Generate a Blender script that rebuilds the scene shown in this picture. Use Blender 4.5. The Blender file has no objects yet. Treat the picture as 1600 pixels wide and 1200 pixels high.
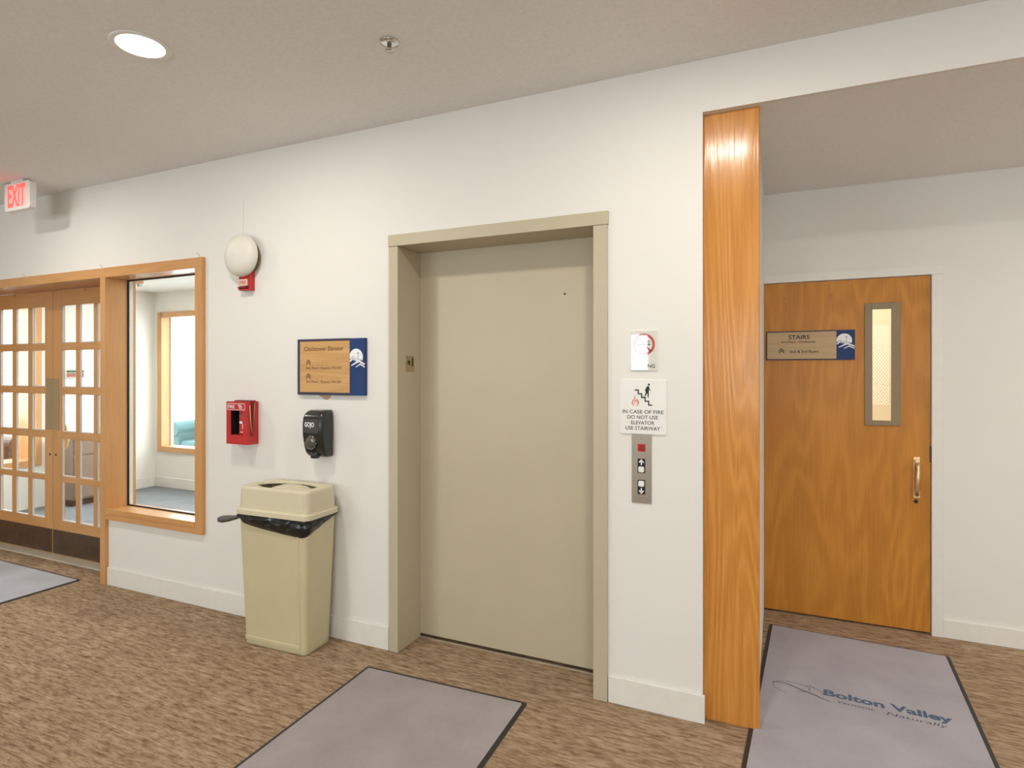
import bpy, bmesh, math, random
from mathutils import Vector, Matrix
random.seed(7)
SC = bpy.context.scene
C = SC.collection
PI = math.pi

# ------------------------------------------------------------------ materials
def nodes_of(m):
    m.use_nodes = True
    nt = m.node_tree
    return nt, nt.nodes, nt.links, nt.nodes['Principled BSDF']

def coords(nt, scale=(1, 1, 1), rot=(0, 0, 0)):
    tc = nt.nodes.new('ShaderNodeTexCoord'); mp = nt.nodes.new('ShaderNodeMapping')
    nt.links.new(tc.outputs['Object'], mp.inputs['Vector'])
    mp.inputs['Scale'].default_value = scale; mp.inputs['Rotation'].default_value = rot
    return mp.outputs['Vector']

def noise(nt, vec, scale=5, detail=2, rough=.5):
    n = nt.nodes.new('ShaderNodeTexNoise')
    nt.links.new(vec, n.inputs['Vector'])
    n.inputs['Scale'].default_value = scale; n.inputs['Detail'].default_value = detail
    n.inputs['Roughness'].default_value = rough
    return n.outputs['Fac']

def ramp(nt, fac, stops):
    r = nt.nodes.new('ShaderNodeValToRGB')
    nt.links.new(fac, r.inputs['Fac'])
    e = r.color_ramp.elements
    while len(e) < len(stops): e.new(.5)
    for i, (p, c) in enumerate(stops):
        e[i].position = p; e[i].color = (c[0], c[1], c[2], 1)
    return r.outputs['Color']

def math_n(nt, op, a, b=None):
    m = nt.nodes.new('ShaderNodeMath'); m.operation = op
    for i, v in enumerate((a, b)):
        if v is None: continue
        if isinstance(v, (int, float)): m.inputs[i].default_value = v
        else: nt.links.new(v, m.inputs[i])
    return m.outputs[0]

def mixc(nt, fac, a, b, mode='MIX'):
    m = nt.nodes.new('ShaderNodeMixRGB'); m.blend_type = mode
    for i, v in enumerate((fac, a, b)):
        if isinstance(v, (int, float)): m.inputs[i].default_value = v
        elif isinstance(v, tuple): m.inputs[i].default_value = (v[0], v[1], v[2], 1)
        else: nt.links.new(v, m.inputs[i])
    return m.outputs['Color']

def bump(nt, bs, h, strength=.1, dist=.01):
    b = nt.nodes.new('ShaderNodeBump'); b.inputs['Strength'].default_value = strength
    b.inputs['Distance'].default_value = dist
    nt.links.new(h, b.inputs['Height']); nt.links.new(b.outputs['Normal'], bs.inputs['Normal'])

def plain(name, col, rough=.5, metal=0, coat=0, spec=.5, var=.06, vs=8, bmp=0, bs_=300):
    m = bpy.data.materials.new(name)
    nt, N, L, bs = nodes_of(m)
    v = coords(nt)
    n = noise(nt, v, vs, 3)
    lo = tuple(c * (1 - var) for c in col); hi = tuple(min(1, c * (1 + var)) for c in col)
    L.new(ramp(nt, n, [(.3, lo), (.7, hi)]), bs.inputs['Base Color'])
    bs.inputs['Roughness'].default_value = rough; bs.inputs['Metallic'].default_value = metal
    bs.inputs['Coat Weight'].default_value = coat; bs.inputs['Coat Roughness'].default_value = .06
    bs.inputs['Specular IOR Level'].default_value = spec
    if bmp: bump(nt, bs, noise(nt, v, bs_, 2), bmp, .002)
    return m

def emit(name, col, s):
    m = bpy.data.materials.new(name)
    nt, N, L, bs = nodes_of(m)
    bs.inputs['Base Color'].default_value = (*col, 1)
    bs.inputs['Emission Color'].default_value = (*col, 1)
    bs.inputs['Emission Strength'].default_value = s
    return m

def wood(name, lo, hi, axis='Z', k=30, across=5, along=.5, rough=.3, coat=.2, fib=.35, line=.5, bmp=.15, crough=.12, spec=.5):
    m = bpy.data.materials.new(name)
    nt, N, L, bs = nodes_of(m)
    sc = {'Z': (across, across, along), 'X': (along, across, across), 'Y': (across, along, across)}[axis]
    v = coords(nt, sc)
    f = noise(nt, v, 1, 1.5, .4)
    sp = nt.nodes.new('ShaderNodeSeparateXYZ'); L.new(coords(nt), sp.inputs[0])
    ring = math_n(nt, 'SINE', math_n(nt, 'ADD', math_n(nt, 'MULTIPLY', f, k), math_n(nt, 'MULTIPLY', sp.outputs[axis], 7.0)))
    ring = math_n(nt, 'ADD', math_n(nt, 'MULTIPLY', ring, .5), .5)
    ring = math_n(nt, 'POWER', ring, 1.6)
    fs = {'Z': (160, 160, 5), 'X': (5, 160, 160), 'Y': (160, 5, 160)}[axis]
    fb = noise(nt, coords(nt, fs), 1, 3, .6)
    big = noise(nt, coords(nt, sc), .6, 2)
    c = ramp(nt, ring, [(0, lo), (1, hi)])
    mid = tuple((a + b) / 2 for a, b in zip(lo, hi))
    c = mixc(nt, 1 - line, c, mid)
    c = mixc(nt, fib, c, ramp(nt, fb, [(.3, tuple(x * .6 for x in lo)), (.65, hi)]), 'MIX')
    c = mixc(nt, .5, c, ramp(nt, big, [(.3, (.88, .85, .82)), (.7, (1, 1, 1))]), 'MULTIPLY')
    L.new(c, bs.inputs['Base Color'])
    bs.inputs['Roughness'].default_value = rough
    bs.inputs['Coat Weight'].default_value = coat; bs.inputs['Coat Roughness'].default_value = crough; bs.inputs['Specular IOR Level'].default_value = spec
    h = math_n(nt, 'ADD', fb, math_n(nt, 'MULTIPLY', ring, .6))
    b = N.new('ShaderNodeBump'); b.inputs['Strength'].default_value = bmp; b.inputs['Distance'].default_value = .002
    L.new(h, b.inputs['Height']); L.new(b.outputs['Normal'], bs.inputs['Normal'])
    L.new(b.outputs['Normal'], bs.inputs['Coat Normal'])
    return m

def glass(name, tint=(1, 1, 1), base=.02, wire=False):
    m = bpy.data.materials.new(name); m.use_nodes = True
    nt = m.node_tree; nt.nodes.clear()
    out = nt.nodes.new('ShaderNodeOutputMaterial')
    t = nt.nodes.new('ShaderNodeBsdfTransparent'); t.inputs[0].default_value = (*tint, 1)
    g = nt.nodes.new('ShaderNodeBsdfGlossy'); g.inputs['Roughness'].default_value = .02
    lw = nt.nodes.new('ShaderNodeLayerWeight'); lw.inputs[0].default_value = .5
    fac0 = math_n(nt, 'ADD', math_n(nt, 'MULTIPLY', math_n(nt, 'POWER', lw.outputs['Facing'], 4.0), .45), base)
    mx = nt.nodes.new('ShaderNodeMixShader')
    nt.links.new(fac0, mx.inputs[0]); nt.links.new(t.outputs[0], mx.inputs[1]); nt.links.new(g.outputs[0], mx.inputs[2])
    last = mx.outputs[0]
    if wire:
        tc = nt.nodes.new('ShaderNodeTexCoord'); sp = nt.nodes.new('ShaderNodeSeparateXYZ')
        nt.links.new(tc.outputs['Object'], sp.inputs[0])
        fac = None
        for sg in (1, -1):
            a = math_n(nt, 'ADD', math_n(nt, 'MULTIPLY', sp.outputs['X'], 62 * sg), math_n(nt, 'MULTIPLY', sp.outputs['Z'], 42))
            p = math_n(nt, 'LESS_THAN', math_n(nt, 'ABSOLUTE', math_n(nt, 'SUBTRACT', math_n(nt, 'FRACT', a), .5)), .06)
            fac = p if fac is None else math_n(nt, 'MAXIMUM', fac, p)
        d = nt.nodes.new('ShaderNodeBsdfDiffuse'); d.inputs[0].default_value = (.72, .6, .40, 1)
        m2 = nt.nodes.new('ShaderNodeMixShader')
        nt.links.new(fac, m2.inputs[0]); nt.links.new(last, m2.inputs[1]); nt.links.new(d.outputs[0], m2.inputs[2])
        last = m2.outputs[0]
    nt.links.new(last, out.inputs[0])
    return m

def carpet_mat():
    m = bpy.data.materials.new('streaked_carpet')
    nt, N, L, bs = nodes_of(m)
    a = noise(nt, coords(nt, (10, 56, 1)), 1, 3, .62)
    b = noise(nt, coords(nt, (24, 130, 1)), 1, 2, .6)
    big = noise(nt, coords(nt, (3, 9, 1)), 1, 2, .5)
    f = math_n(nt, 'ADD', math_n(nt, 'MULTIPLY', a, .62), math_n(nt, 'MULTIPLY', b, .38))
    c = ramp(nt, f, [(.34, (.185, .112, .063)), (.44, (.315, .212, .13)), (.53, (.45, .325, .212)), (.64, (.55, .415, .285))])
    c = mixc(nt, .55, c, ramp(nt, big, [(.3, (.72, .68, .66)), (.7, (1, 1, 1))]), 'MULTIPLY')
    c = mixc(nt, .25, c, ramp(nt, noise(nt, coords(nt), 420, 1), [(.3, (.5, .5, .5)), (.7, (1, 1, 1))]), 'MULTIPLY')
    L.new(c, bs.inputs['Base Color'])
    bs.inputs['Roughness'].default_value = .95; bs.inputs['Specular IOR Level'].default_value = .1
    bump(nt, bs, noise(nt, coords(nt), 500, 2), .5, .004)
    return m

def mat_pile(name, lo, hi):
    m = bpy.data.materials.new(name)
    nt, N, L, bs = nodes_of(m)
    f = math_n(nt, 'ADD', math_n(nt, 'MULTIPLY', noise(nt, coords(nt), 420, 2), .55), math_n(nt, 'MULTIPLY', noise(nt, coords(nt), 3.5, 3), .45))
    L.new(ramp(nt, f, [(.38, lo), (.62, hi)]), bs.inputs['Base Color'])
    bs.inputs['Roughness'].default_value = .95; bs.inputs['Specular IOR Level'].default_value = .1
    bump(nt, bs, noise(nt, coords(nt), 700, 2), .5, .004)
    return m

def brushed(name, col, rough=.35):
    m = bpy.data.materials.new(name)
    nt, N, L, bs = nodes_of(m)
    f = noise(nt, coords(nt, (900, 900, 6)), 1, 2)
    L.new(ramp(nt, f, [(.3, tuple(c * .85 for c in col)), (.7, col)]), bs.inputs['Base Color'])
    bs.inputs['Metallic'].default_value = 1; bs.inputs['Roughness'].default_value = rough
    return m

M = dict(
    wall=plain('wall_paint', (.80, .778, .735), .6, var=.012, vs=1.5, bmp=.05, bs_=90, spec=.3),
    ceil=plain('ceiling_paint', (.85, .85, .845), .85, var=.03, vs=60, bmp=.25, bs_=160, spec=.2),
    vest=plain('vestibule_paint', (.82, .80, .74), .7, var=.01, spec=.2),
    base=plain('baseboard_paint', (.80, .775, .725), .4, var=.02, vs=20),
    greige=plain('elevator_paint', (.52, .455, .325), .38, var=.02, vs=3, spec=.4),
    carpet=carpet_mat(),
    bluecarpet=mat_pile('vestibule_carpet', (.19, .205, .22), (.27, .285, .30)),
    mat=mat_pile('mat_pile', (.34, .30, .305), (.44, .395, .40)),
    bluemat=mat_pile('mat_pile_blue', (.37, .35, .39), (.47, .445, .49)),
    greymat=mat_pile('mat_pile_light', (.46, .475, .52), (.58, .595, .65)),
    rubber=plain('black_rubber', (.03, .026, .024), .6),
    oak=wood('oak_column', (.52, .20, .028), (.76, .345, .085), 'Z', 70, 6.5, .5, .3, .5, .22, .45, .22, .16, .15),
    dooroak=wood('oak_door', (.50, .195, .026), (.68, .295, .05), 'Z', 50, 5.0, .9, .42, .08, .2, .5, .05, .2, .2),
    trimv=wood('maple_vertical', (.60, .29, .095), (.72, .385, .15), 'Z', 14, 6, .5, .35, .2, .25, .3, .05),
    trimh=wood('maple_horizontal', (.60, .29, .095), (.72, .385, .15), 'X', 14, 6, .5, .35, .2, .25, .3, .05),
    trimy=wood('maple_side', (.60, .29, .095), (.72, .385, .15), 'Y', 14, 6, .5, .35, .2, .25, .3, .05),
    signwood=wood('sign_wood', (.56, .30, .10), (.70, .42, .17), 'X', 20, 14, 1.6, .45, 0, .25, .5, .03),
    signwood2=wood('sign_wood_pale', (.50, .33, .16), (.60, .42, .22), 'X', 20, 14, 1.6, .45, 0, .25, .4, .03),
    blue=plain('sign_blue', (.022, .05, .16), .5, spec=.2),
    signedge=plain('sign_edge', (.04, .035, .06), .5),
    brownink=plain('brown_ink', (.16, .07, .02), .6),
    darkink=plain('dark_ink', (.03, .018, .008), .6),
    blackink=plain('black_ink', (.018, .018, .018), .5),
    white=plain('white_plastic', (.84, .83, .80), .35, var=.02),
    whiteink=plain('white_ink', (.85, .86, .88), .5, var=.01),
    navy=plain('navy_ink', (.06, .085, .19), .5),
    glossy=plain('glossy_white', (.88, .86, .80), .05, coat=1, spec=.6, var=.01),
    redink=plain('red_ink', (.62, .05, .03), .4),
    palered=plain('orange_red_ink', (.75, .17, .09), .5),
    red=plain('red_enamel', (.50, .012, .012), .3, coat=.3),
    darkred=plain('dark_red', (.16, .004, .006), .35),
    black=plain('black_plastic', (.017, .018, .016), .28, coat=.15),
    blackdeep=plain('black_void', (.006, .006, .006), .6),
    bag=plain('bag_film', (.012, .012, .012), .2, bmp=.35, bs_=40),
    bagtail=plain('bag_twist', (.09, .085, .075), .4),
    beige=plain('beige_plastic', (.60, .53, .335), .42, var=.03, vs=5),
    beigelid=plain('beige_lid', (.66, .60, .43), .4, var=.02, vs=5),
    bell=plain('bell_enamel', (.74, .71, .63), .45, var=.02),
    brown=plain('brown_kick_plate', (.075, .042, .022), .4, var=.25, vs=14),
    tanplate=plain('tan_plate', (.36, .27, .145), .45, var=.04),
    steel=brushed('brushed_steel', (.42, .37, .31), .38),
    chrome=brushed('chrome', (.75, .74, .72), .18),
    brass=brushed('aged_brass', (.80, .58, .33), .3),
    bronze=plain('bronze_paint', (.27, .195, .10), .45, var=.05),
    bead=plain('pale_bead', (.62, .58, .55), .35),  # brightness of lit pane reveals put into the colour
    alu=brushed('aluminium_threshold', (.78, .74, .64), .45),
    glass=glass('clear_glass', (.97, .985, .98)), cover=glass('clear_cover', (1, 1, 1), base=.09),
    wired=glass('wired_glass', (1, .97, .9), wire=True),
    lamp=emit('lamp_lens', (1, .95, .86), 14),
    exitred=emit('exit_letters', (1, .10, .09), 1.0),
    exitface=emit('exit_face', (.95, .50, .46), .25),
    brownfur=plain('brown_leather', (.09, .035, .018), .4),
    teal=plain('teal_fabric', (.075, .155, .155), .8),
    cabinet=plain('brown_laminate', (.26, .175, .12), .5, var=.08),
    paper=plain('tan_paper', (.55, .36, .22), .7),
    snow=plain('pale_paving', (.6, .63, .68), .9),
    matblue=plain('mat_blue_print', (.075, .125, .20), .95, var=.25, vs=200),
    matdark=plain('mat_dark_print', (.08, .085, .11), .95, var=.25, vs=200),
    wire=plain('grey_wire', (.35, .33, .29), .5),
)

# ------------------------------------------------------------------ geometry helpers
def root_of(p): return p.location.copy() if p is not None else Vector((0, 0, 0))
def world_loc(o):
    v = Vector((0, 0, 0))
    while o is not None:
        v += o.location; o = o.parent
    return v

class MB:
    def __init__(s): s.bm = bmesh.new()
    def box(s, x0, x1, y0, y1, z0, z1):
        v = [s.bm.verts.new(p) for p in ((x0, y0, z0), (x1, y0, z0), (x1, y1, z0), (x0, y1, z0), (x0, y0, z1), (x1, y0, z1), (x1, y1, z1), (x0, y1, z1))]
        for f in ((3, 2, 1, 0), (4, 5, 6, 7), (0, 1, 5, 4), (1, 2, 6, 5), (2, 3, 7, 6), (3, 0, 4, 7)): s.bm.faces.new([v[i] for i in f])
        return s
    def prism(s, pts, fn, t0, t1):
        """outline pts (u,v) swept from depth t0 to t1; fn(u,v,t) -> xyz"""
        a = [s.bm.verts.new(fn(u, v, t0)) for u, v in pts]; b = [s.bm.verts.new(fn(u, v, t1)) for u, v in pts]
        n = len(pts)
        s.bm.faces.new(a); s.bm.faces.new(b[::-1])
        for i in range(n): s.bm.faces.new((a[i], b[i], b[(i + 1) % n], a[(i + 1) % n]))
        return s
    def rings(s, rings, cap0=True, cap1=True, close=True):
        vs = [[s.bm.verts.new(p) for p in r] for r in rings]
        n = len(vs[0])
        for a, b in zip(vs, vs[1:]):
            for i in range(n if close else n - 1):
                j = (i + 1) % n
                s.bm.faces.new((a[i], a[j], b[j], b[i]))
        if cap0: s.bm.faces.new(vs[0][::-1])
        if cap1: s.bm.faces.new(vs[-1])
        return s
    def lathe(s, prof, c, axis='z', n=48, cap0=True, cap1=True):
        """prof: (radius, height) pairs about an axis through c"""
        rr = []
        for r, h in prof:
            ring = []
            for i in range(n):
                a = 2 * PI * i / n
                p = {'z': (r * math.cos(a), r * math.sin(a), h), 'y': (r * math.cos(a), h, r * math.sin(a)), 'x': (h, r * math.cos(a), r * math.sin(a))}[axis]
                ring.append((c[0] + p[0], c[1] + p[1], c[2] + p[2]))
            rr.append(ring)
        return s.rings(rr, cap0, cap1)
    def tube(s, path, r, n=8):
        path = [Vector(p) for p in path]; rr = []
        for i, p in enumerate(path):
            d = (path[min(i + 1, len(path) - 1)] - path[max(i - 1, 0)]).normalized()
            q = Vector((0, 0, 1)) if abs(d.z) < .9 else Vector((1, 0, 0))
            u = d.cross(q).normalized(); w = d.cross(u)
            ri = r[i] if isinstance(r, (list, tuple)) else r
            rr.append([p + u * ri * math.cos(2 * PI * k / n) + w * ri * math.sin(2 * PI * k / n) for k in range(n)])
        return s.rings(rr)
    def rrect(s, x0, x1, z0, z1, y0, y1, rad, fn=None, n=6):
        return s.prism(rrect_pts(x0, x1, z0, z1, rad, n), fn or (lambda u, v, t: (u, t, v)), y0, y1)
    def text(s, body, x0, x1, base, cap, fn, bold=0.0):
        cu = bpy.data.curves.new('text', 'FONT'); cu.body = body; cu.size = 1; cu.offset = bold; cu.resolution_u = 4
        o = bpy.data.objects.new('text', cu); C.objects.link(o)
        dg = bpy.context.evaluated_depsgraph_get(); dg.update()
        me = bpy.data.meshes.new_from_object(o.evaluated_get(dg))
        vs = [v.co.copy() for v in me.vertices]
        lo = min(v.x for v in vs); hi = max(v.x for v in vs)
        sx = (x1 - x0) / (hi - lo); sy = cap / CAPH
        nv = [s.bm.verts.new(fn(x0 + (v.x - lo) * sx, base + v.y * sy)) for v in vs]
        for p in me.polygons:
            try: s.bm.faces.new([nv[i] for i in p.vertices])
            except ValueError: pass
        bpy.data.objects.remove(o); bpy.data.curves.remove(cu); bpy.data.meshes.remove(me)
        return s
    def ribbon(s, pts, w, fn):
        pts = [Vector(p) for p in pts]; L = []; R = []
        for i, p in enumerate(pts):
            d0 = (pts[i] - pts[i - 1]).normalized() if i else None
            d1 = (pts[i + 1] - pts[i]).normalized() if i < len(pts) - 1 else None
            d0 = d0 or d1; d1 = d1 or d0
            nrm = Vector((-(d0 + d1).y, (d0 + d1).x)).normalized()
            k = max(.4, nrm.dot(Vector((-d0.y, d0.x))))
            wi = w[i] if isinstance(w, (list, tuple)) else w
            L.append(s.bm.verts.new(fn(*(p + nrm * wi / 2 / k)))); R.append(s.bm.verts.new(fn(*(p - nrm * wi / 2 / k))))
        for i in range(len(pts) - 1): s.bm.faces.new((L[i], R[i], R[i + 1], L[i + 1]))
        return s
    def poly(s, pts, fn):
        s.bm.faces.new([s.bm.verts.new(fn(u, v)) for u, v in pts]); return s
    def build(s, name, mat, parent=None, bev=0, smooth=False, seg=2, sub=0, recalc=True):
        if recalc: bmesh.ops.recalc_face_normals(s.bm, faces=s.bm.faces)
        off = world_loc(parent) if parent else Vector((0, 0, 0))
        for v in s.bm.verts: v.co -= off
        me = bpy.data.meshes.new(name); s.bm.to_mesh(me); s.bm.free()
        me.materials.append(M[mat] if isinstance(mat, str) else mat)
        o = bpy.data.objects.new(name, me); C.objects.link(o); o.parent = parent
        if smooth:
            for p in me.polygons: p.use_smooth = True
        if bev:
            b = o.modifiers.new('bevel', 'BEVEL'); b.width = bev; b.segments = seg; b.limit_method = 'ANGLE'; b.angle_limit = math.radians(40)
        if sub:
            u = o.modifiers.new('sub', 'SUBSURF'); u.levels = sub; u.render_levels = sub
        return o

def rrect_pts(x0, x1, z0, z1, rad, n=6):
    pts = []
    for cx, cz, a0 in ((x1 - rad, z0 + rad, -PI / 2), (x1 - rad, z1 - rad, 0), (x0 + rad, z1 - rad, PI / 2), (x0 + rad, z0 + rad, PI)):
        for i in range(n + 1):
            a = a0 + PI / 2 * i / n
            pts.append((cx + rad * math.cos(a), cz + rad * math.sin(a)))
    return pts

def dense(pts, step=.006):
    out = []
    for i, (u, v) in enumerate(pts):
        u2, v2 = pts[(i + 1) % len(pts)]
        n = max(1, int(math.hypot(u2 - u, v2 - v) / step))
        out += [(u + (u2 - u) * k / n, v + (v2 - v) * k / n) for k in range(n)]
    return out

def cap_height():
    cu = bpy.data.curves.new('t', 'FONT'); cu.body = 'H'; cu.size = 1
    o = bpy.data.objects.new('t', cu); C.objects.link(o)
    dg = bpy.context.evaluated_depsgraph_get(); dg.update()
    me = bpy.data.meshes.new_from_object(o.evaluated_get(dg))
    h = max(v.co.y for v in me.vertices)
    bpy.data.objects.remove(o); bpy.data.curves.remove(cu); bpy.data.meshes.remove(me)
    return h
CAPH = cap_height()

def thing(name, label, cat, loc=(0, 0, 0), group=None, kind=None):
    o = bpy.data.objects.new(name, None); C.objects.link(o); o.location = loc
    o.empty_display_size = .05
    return tag(o, label, cat, group, kind)
def tag(o, label, cat, group=None, kind=None):
    o['label'] = label; o['category'] = cat
    if group: o['group'] = group
    if kind: o['kind'] = kind
    return o
def Box(*a): return MB().box(*a)
def front(y): return lambda u, v: (u, y, v)          # flat marks on a surface that faces the lobby
S = 'structure'

# ------------------------------------------------------------------ the setting
WF, WB = 2.645, 2.93            # front and back of the long wall
CZ, SZ = 2.838, 2.614           # lobby ceiling, soffit over the alcove
tag(Box(-7.62, 5, -5.4, 2.87, -.1, 0).box(-.30, 5, 2.87, 4.11, -.1, 0).box(-1.95, -.70, 2.87, 2.93, -.1, 0).build('floor', 'carpet'),
    'brown and tan streaked carpet floor of the lobby', 'floor', kind=S)
tag(Box(-9.6, -2.6, 2.87, 5.25, -.1, 0).build('floor', 'bluecarpet'), 'blue grey carpet floor behind the glazed double doors', 'floor', kind=S)
tag(Box(-12.5, -2.6, 5.25, 9.8, -.1, 0).build('floor', 'snow'), 'pale floor of the bright room behind the back window', 'floor', kind=S)
tag(Box(-7.62, 5, -5.4, WB, CZ, CZ + .1).build('ceiling', 'ceil'), 'off white textured lobby ceiling with recessed lights', 'ceiling', kind=S)
tag(Box(-7.47, -2.6, WB, 5.166, 2.53, 2.63).build('ceiling', 'vest'), 'low white ceiling behind the glazed doors and window', 'ceiling', kind=S)
w = MB()
w.box(-7.62, -6.43, WF, WB, 0, CZ)
w.box(-6.43, -4.374, WF, WB, 2.215, CZ); w.box(-4.374, -3.352, WF, 2.835, 2.215, CZ)
w.box(-4.335, -3.352, WF, 2.835, 0, .478)
w.box(-3.352, -1.895, WF, WB, 0, CZ)
w.box(-1.895, -.73, WF, 2.91, 2.22, CZ); w.box(-1.895, -.73, 2.905, WB, 0, 2.22)
w.box(-.73, -.296, WF, WB, 0, CZ)
w.box(-.296, 5, WF, 2.665, SZ, CZ)
tag(w.build('wall_front', 'wall'), 'long off white wall with the elevator and glazed doors', 'wall', kind=S)
tag(Box(-.296, 5, 2.665, 4.2, SZ, CZ).build('ceiling', 'ceil'), 'lower off white ceiling of the alcove over the stair door', 'ceiling', kind=S)
tag(Box(-.296, -.083, 2.72, 4.06, 0, SZ).build('wall_side', 'wall'), 'white side wall of the stair alcove behind the oak column', 'wall', kind=S)
a = MB(); a.box(-.296, -.141, 4.06, 4.2, 0, SZ); a.box(-.141, .797, 4.06, 4.2, 2.058, SZ); a.box(.797, 5, 4.06, 4.2, 0, SZ)
tag(a.build('wall_alcove', 'wall'), 'white back wall of the alcove around the stair door', 'wall', kind=S)
tag(Box(5, 5.15, -5.4, 4.2, 0, CZ).build('wall_right', 'wall'), 'white right hand end wall of the lobby', 'wall', kind=S)
tag(Box(-7.77, -7.62, -5.4, 2.645, 0, CZ).build('wall_left', 'wall'), 'white left hand end wall of the lobby', 'wall', kind=S)
def wall_with_holes(x0, x1, y0, y1, holes, z1):
    m = MB(); x = x0
    for a0, a1, b0, b1 in holes:
        m.box(x, a0, y0, y1, 0, z1); m.box(a0, a1, y0, y1, 0, b0); m.box(a0, a1, y0, y1, b1, z1); x = a1
    m.box(x, x1, y0, y1, 0, z1); return m
HB = [(-6.9, -3.3, .8, 2.45), (-2.48, -2.11, 1.50, 2.20), (-.8, 3.8, .8, 2.45)]  # unseen openings added: broad ones for daylight fill, narrow one for sign glare
tag(wall_with_holes(-7.77, 5.15, -5.55, -5.4, HB, CZ).build('wall_back', 'wall'), 'white window wall opposite the elevator', 'wall', kind=S)
for i, (a0, a1, b0, b1) in enumerate(HB):
    t = thing('window_%d' % (i + 4), ['broad window at the left of the wall opposite the elevator', 'narrow upright window opposite the elevator', 'broad window at the right of the wall opposite the elevator'][i], 'window', ((a0 + a1) / 2, -5.45, b0), kind=S)
    f = MB(); f.box(a0, a0 + .04, -5.5, -5.44, b0, b1); f.box(a1 - .04, a1, -5.5, -5.44, b0, b1); f.box(a0 + .04, a1 - .04, -5.5, -5.44, b0, b0 + .04); f.box(a0 + .04, a1 - .04, -5.5, -5.44, b1 - .04, b1)
    f.build('window_frame', 'white', t)
    Box(a0 + .04, a1 - .04, -5.475, -5.469, b0 + .04, b1 - .04).build('glass_pane', 'glass', t)

# vestibule walls and their two wood-framed windows
XV, YV = -7.47, 5.166
m = MB()
m.box(XV - .33, XV, WB, 3.05, 0, 2.63); m.box(XV - .33, XV, 3.05, 3.79, 0, .50); m.box(XV - .33, XV, 3.05, 3.79, 2.2, 2.63); m.box(XV - .33, XV, 3.79, YV + .15, 0, 2.63)
tag(m.build('wall_vestibule_left', 'vest'), 'white wall seen through the panes of the double doors', 'wall', kind=S)
m = MB()
m.box(XV, -7.325, YV, YV + .15, 0, 2.63); m.box(-7.325, -5.0, YV, YV + .15, 0, .50); m.box(-7.325, -5.0, YV, YV + .15, 2.21, 2.63); m.box(-5.0, -2.6, YV, YV + .15, 0, 2.63)
tag(m.build('wall_vestibule_back', 'vest'), 'white wall seen through the tall fixed window', 'wall', kind=S)
tag(Box(-2.6, -2.45, WB, YV + .15, 0, 2.63).build('wall_vestibule_right', 'vest'), 'white end wall of the room behind the fixed window', 'wall', kind=S)
m = MB(); m.box(-12.5, -2.6, 9.65, 9.8, 0, 3.0)
tag(m.build('wall_lounge_back', 'vest'), 'far white wall of the bright room behind the back window', 'wall', kind=S)

t = thing('window_2', 'wood framed window behind the left leaf of the double doors', 'window', (XV, 3.42, .46), kind=S)
Box(XV - .02, XV + .015, 3.79, 3.85, .463, 2.27).build('window_frame', 'trimv', t)
Box(XV - .02, XV + .015, 2.99, 3.05, .463, 2.27).build('window_frame', 'trimv', t)
Box(XV - .02, XV + .015, 3.05, 3.79, 2.2, 2.27).build('window_frame', 'trimy', t)
Box(XV - .02, XV + .02, 3.05, 3.79, .463, .53).build('window_frame', 'trimy', t)
Box(XV - .33, XV - .02, 3.775, 3.79, .53, 2.2).build('reveal', 'trimv', t)
Box(XV - .33, XV - .02, 3.05, 3.775, .50, .53).build('window_sill', 'trimy', t)
Box(XV - .29, XV - .284, 3.05, 3.775, .53, 2.2).build('glass_pane', 'glass', t)
t = thing('window_3', 'wood framed window on the far wall behind the fixed window', 'window', (-6.2, YV, .46), kind=S)
Box(-7.397, -7.312, YV - .02, YV + .02, .463, 2.27).build('window_frame', 'trimv', t)
Box(-5.0, -4.93, YV - .02, YV + .02, .463, 2.27).build('window_frame', 'trimv', t)
Box(-7.325, -5.0, YV - .02, YV + .02, 2.2, 2.27).build('window_frame', 'trimh', t)
Box(-7.325, -5.0, YV - .03, YV + .02, .463, .53).build('window_frame', 'trimh', t)
Box(-7.325, -7.312, YV + .02, YV + .15, .53, 2.2).build('reveal', 'trimv', t)
Box(-7.31, -5.0, YV + .02, YV + .15, .50, .53).build('window_sill', 'trimh', t)
Box(-7.31, -7.295, YV + .10, YV + .13, .53, 2.2).build('glazing_stop', 'white', t)
Box(-7.295, -5.0, YV + .11, YV + .116, .53, 2.2).build('glass_pane', 'glass', t)

# baseboards
def baseboard(name, x0, x1, y, h, label):
    tag(Box(x0, x1, y - .012, y, 0, h).build(name, 'base', bev=.003), label, 'baseboard', kind=S)
baseboard('baseboard_left', -4.316, -1.916, WF, .124, 'white baseboard under the fixed window, behind the bin')
baseboard('baseboard_middle', -.706, -.286, WF, .122, 'white baseboard between the elevator frame and oak column')
baseboard('baseboard_alcove', .848, 5, 4.06, .104, 'white baseboard right of the stair door')
baseboard('baseboard_vestibule_back', XV, -2.6, YV, .128, 'white baseboard of the far wall behind the fixed window')
tag(Box(XV, XV + .012, 4.78, YV - .012, 0, .128).build('baseboard_vestibule_left', 'base', bev=.003), 'white baseboard at the left seen through the fixed window', 'baseboard', kind=S)

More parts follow.
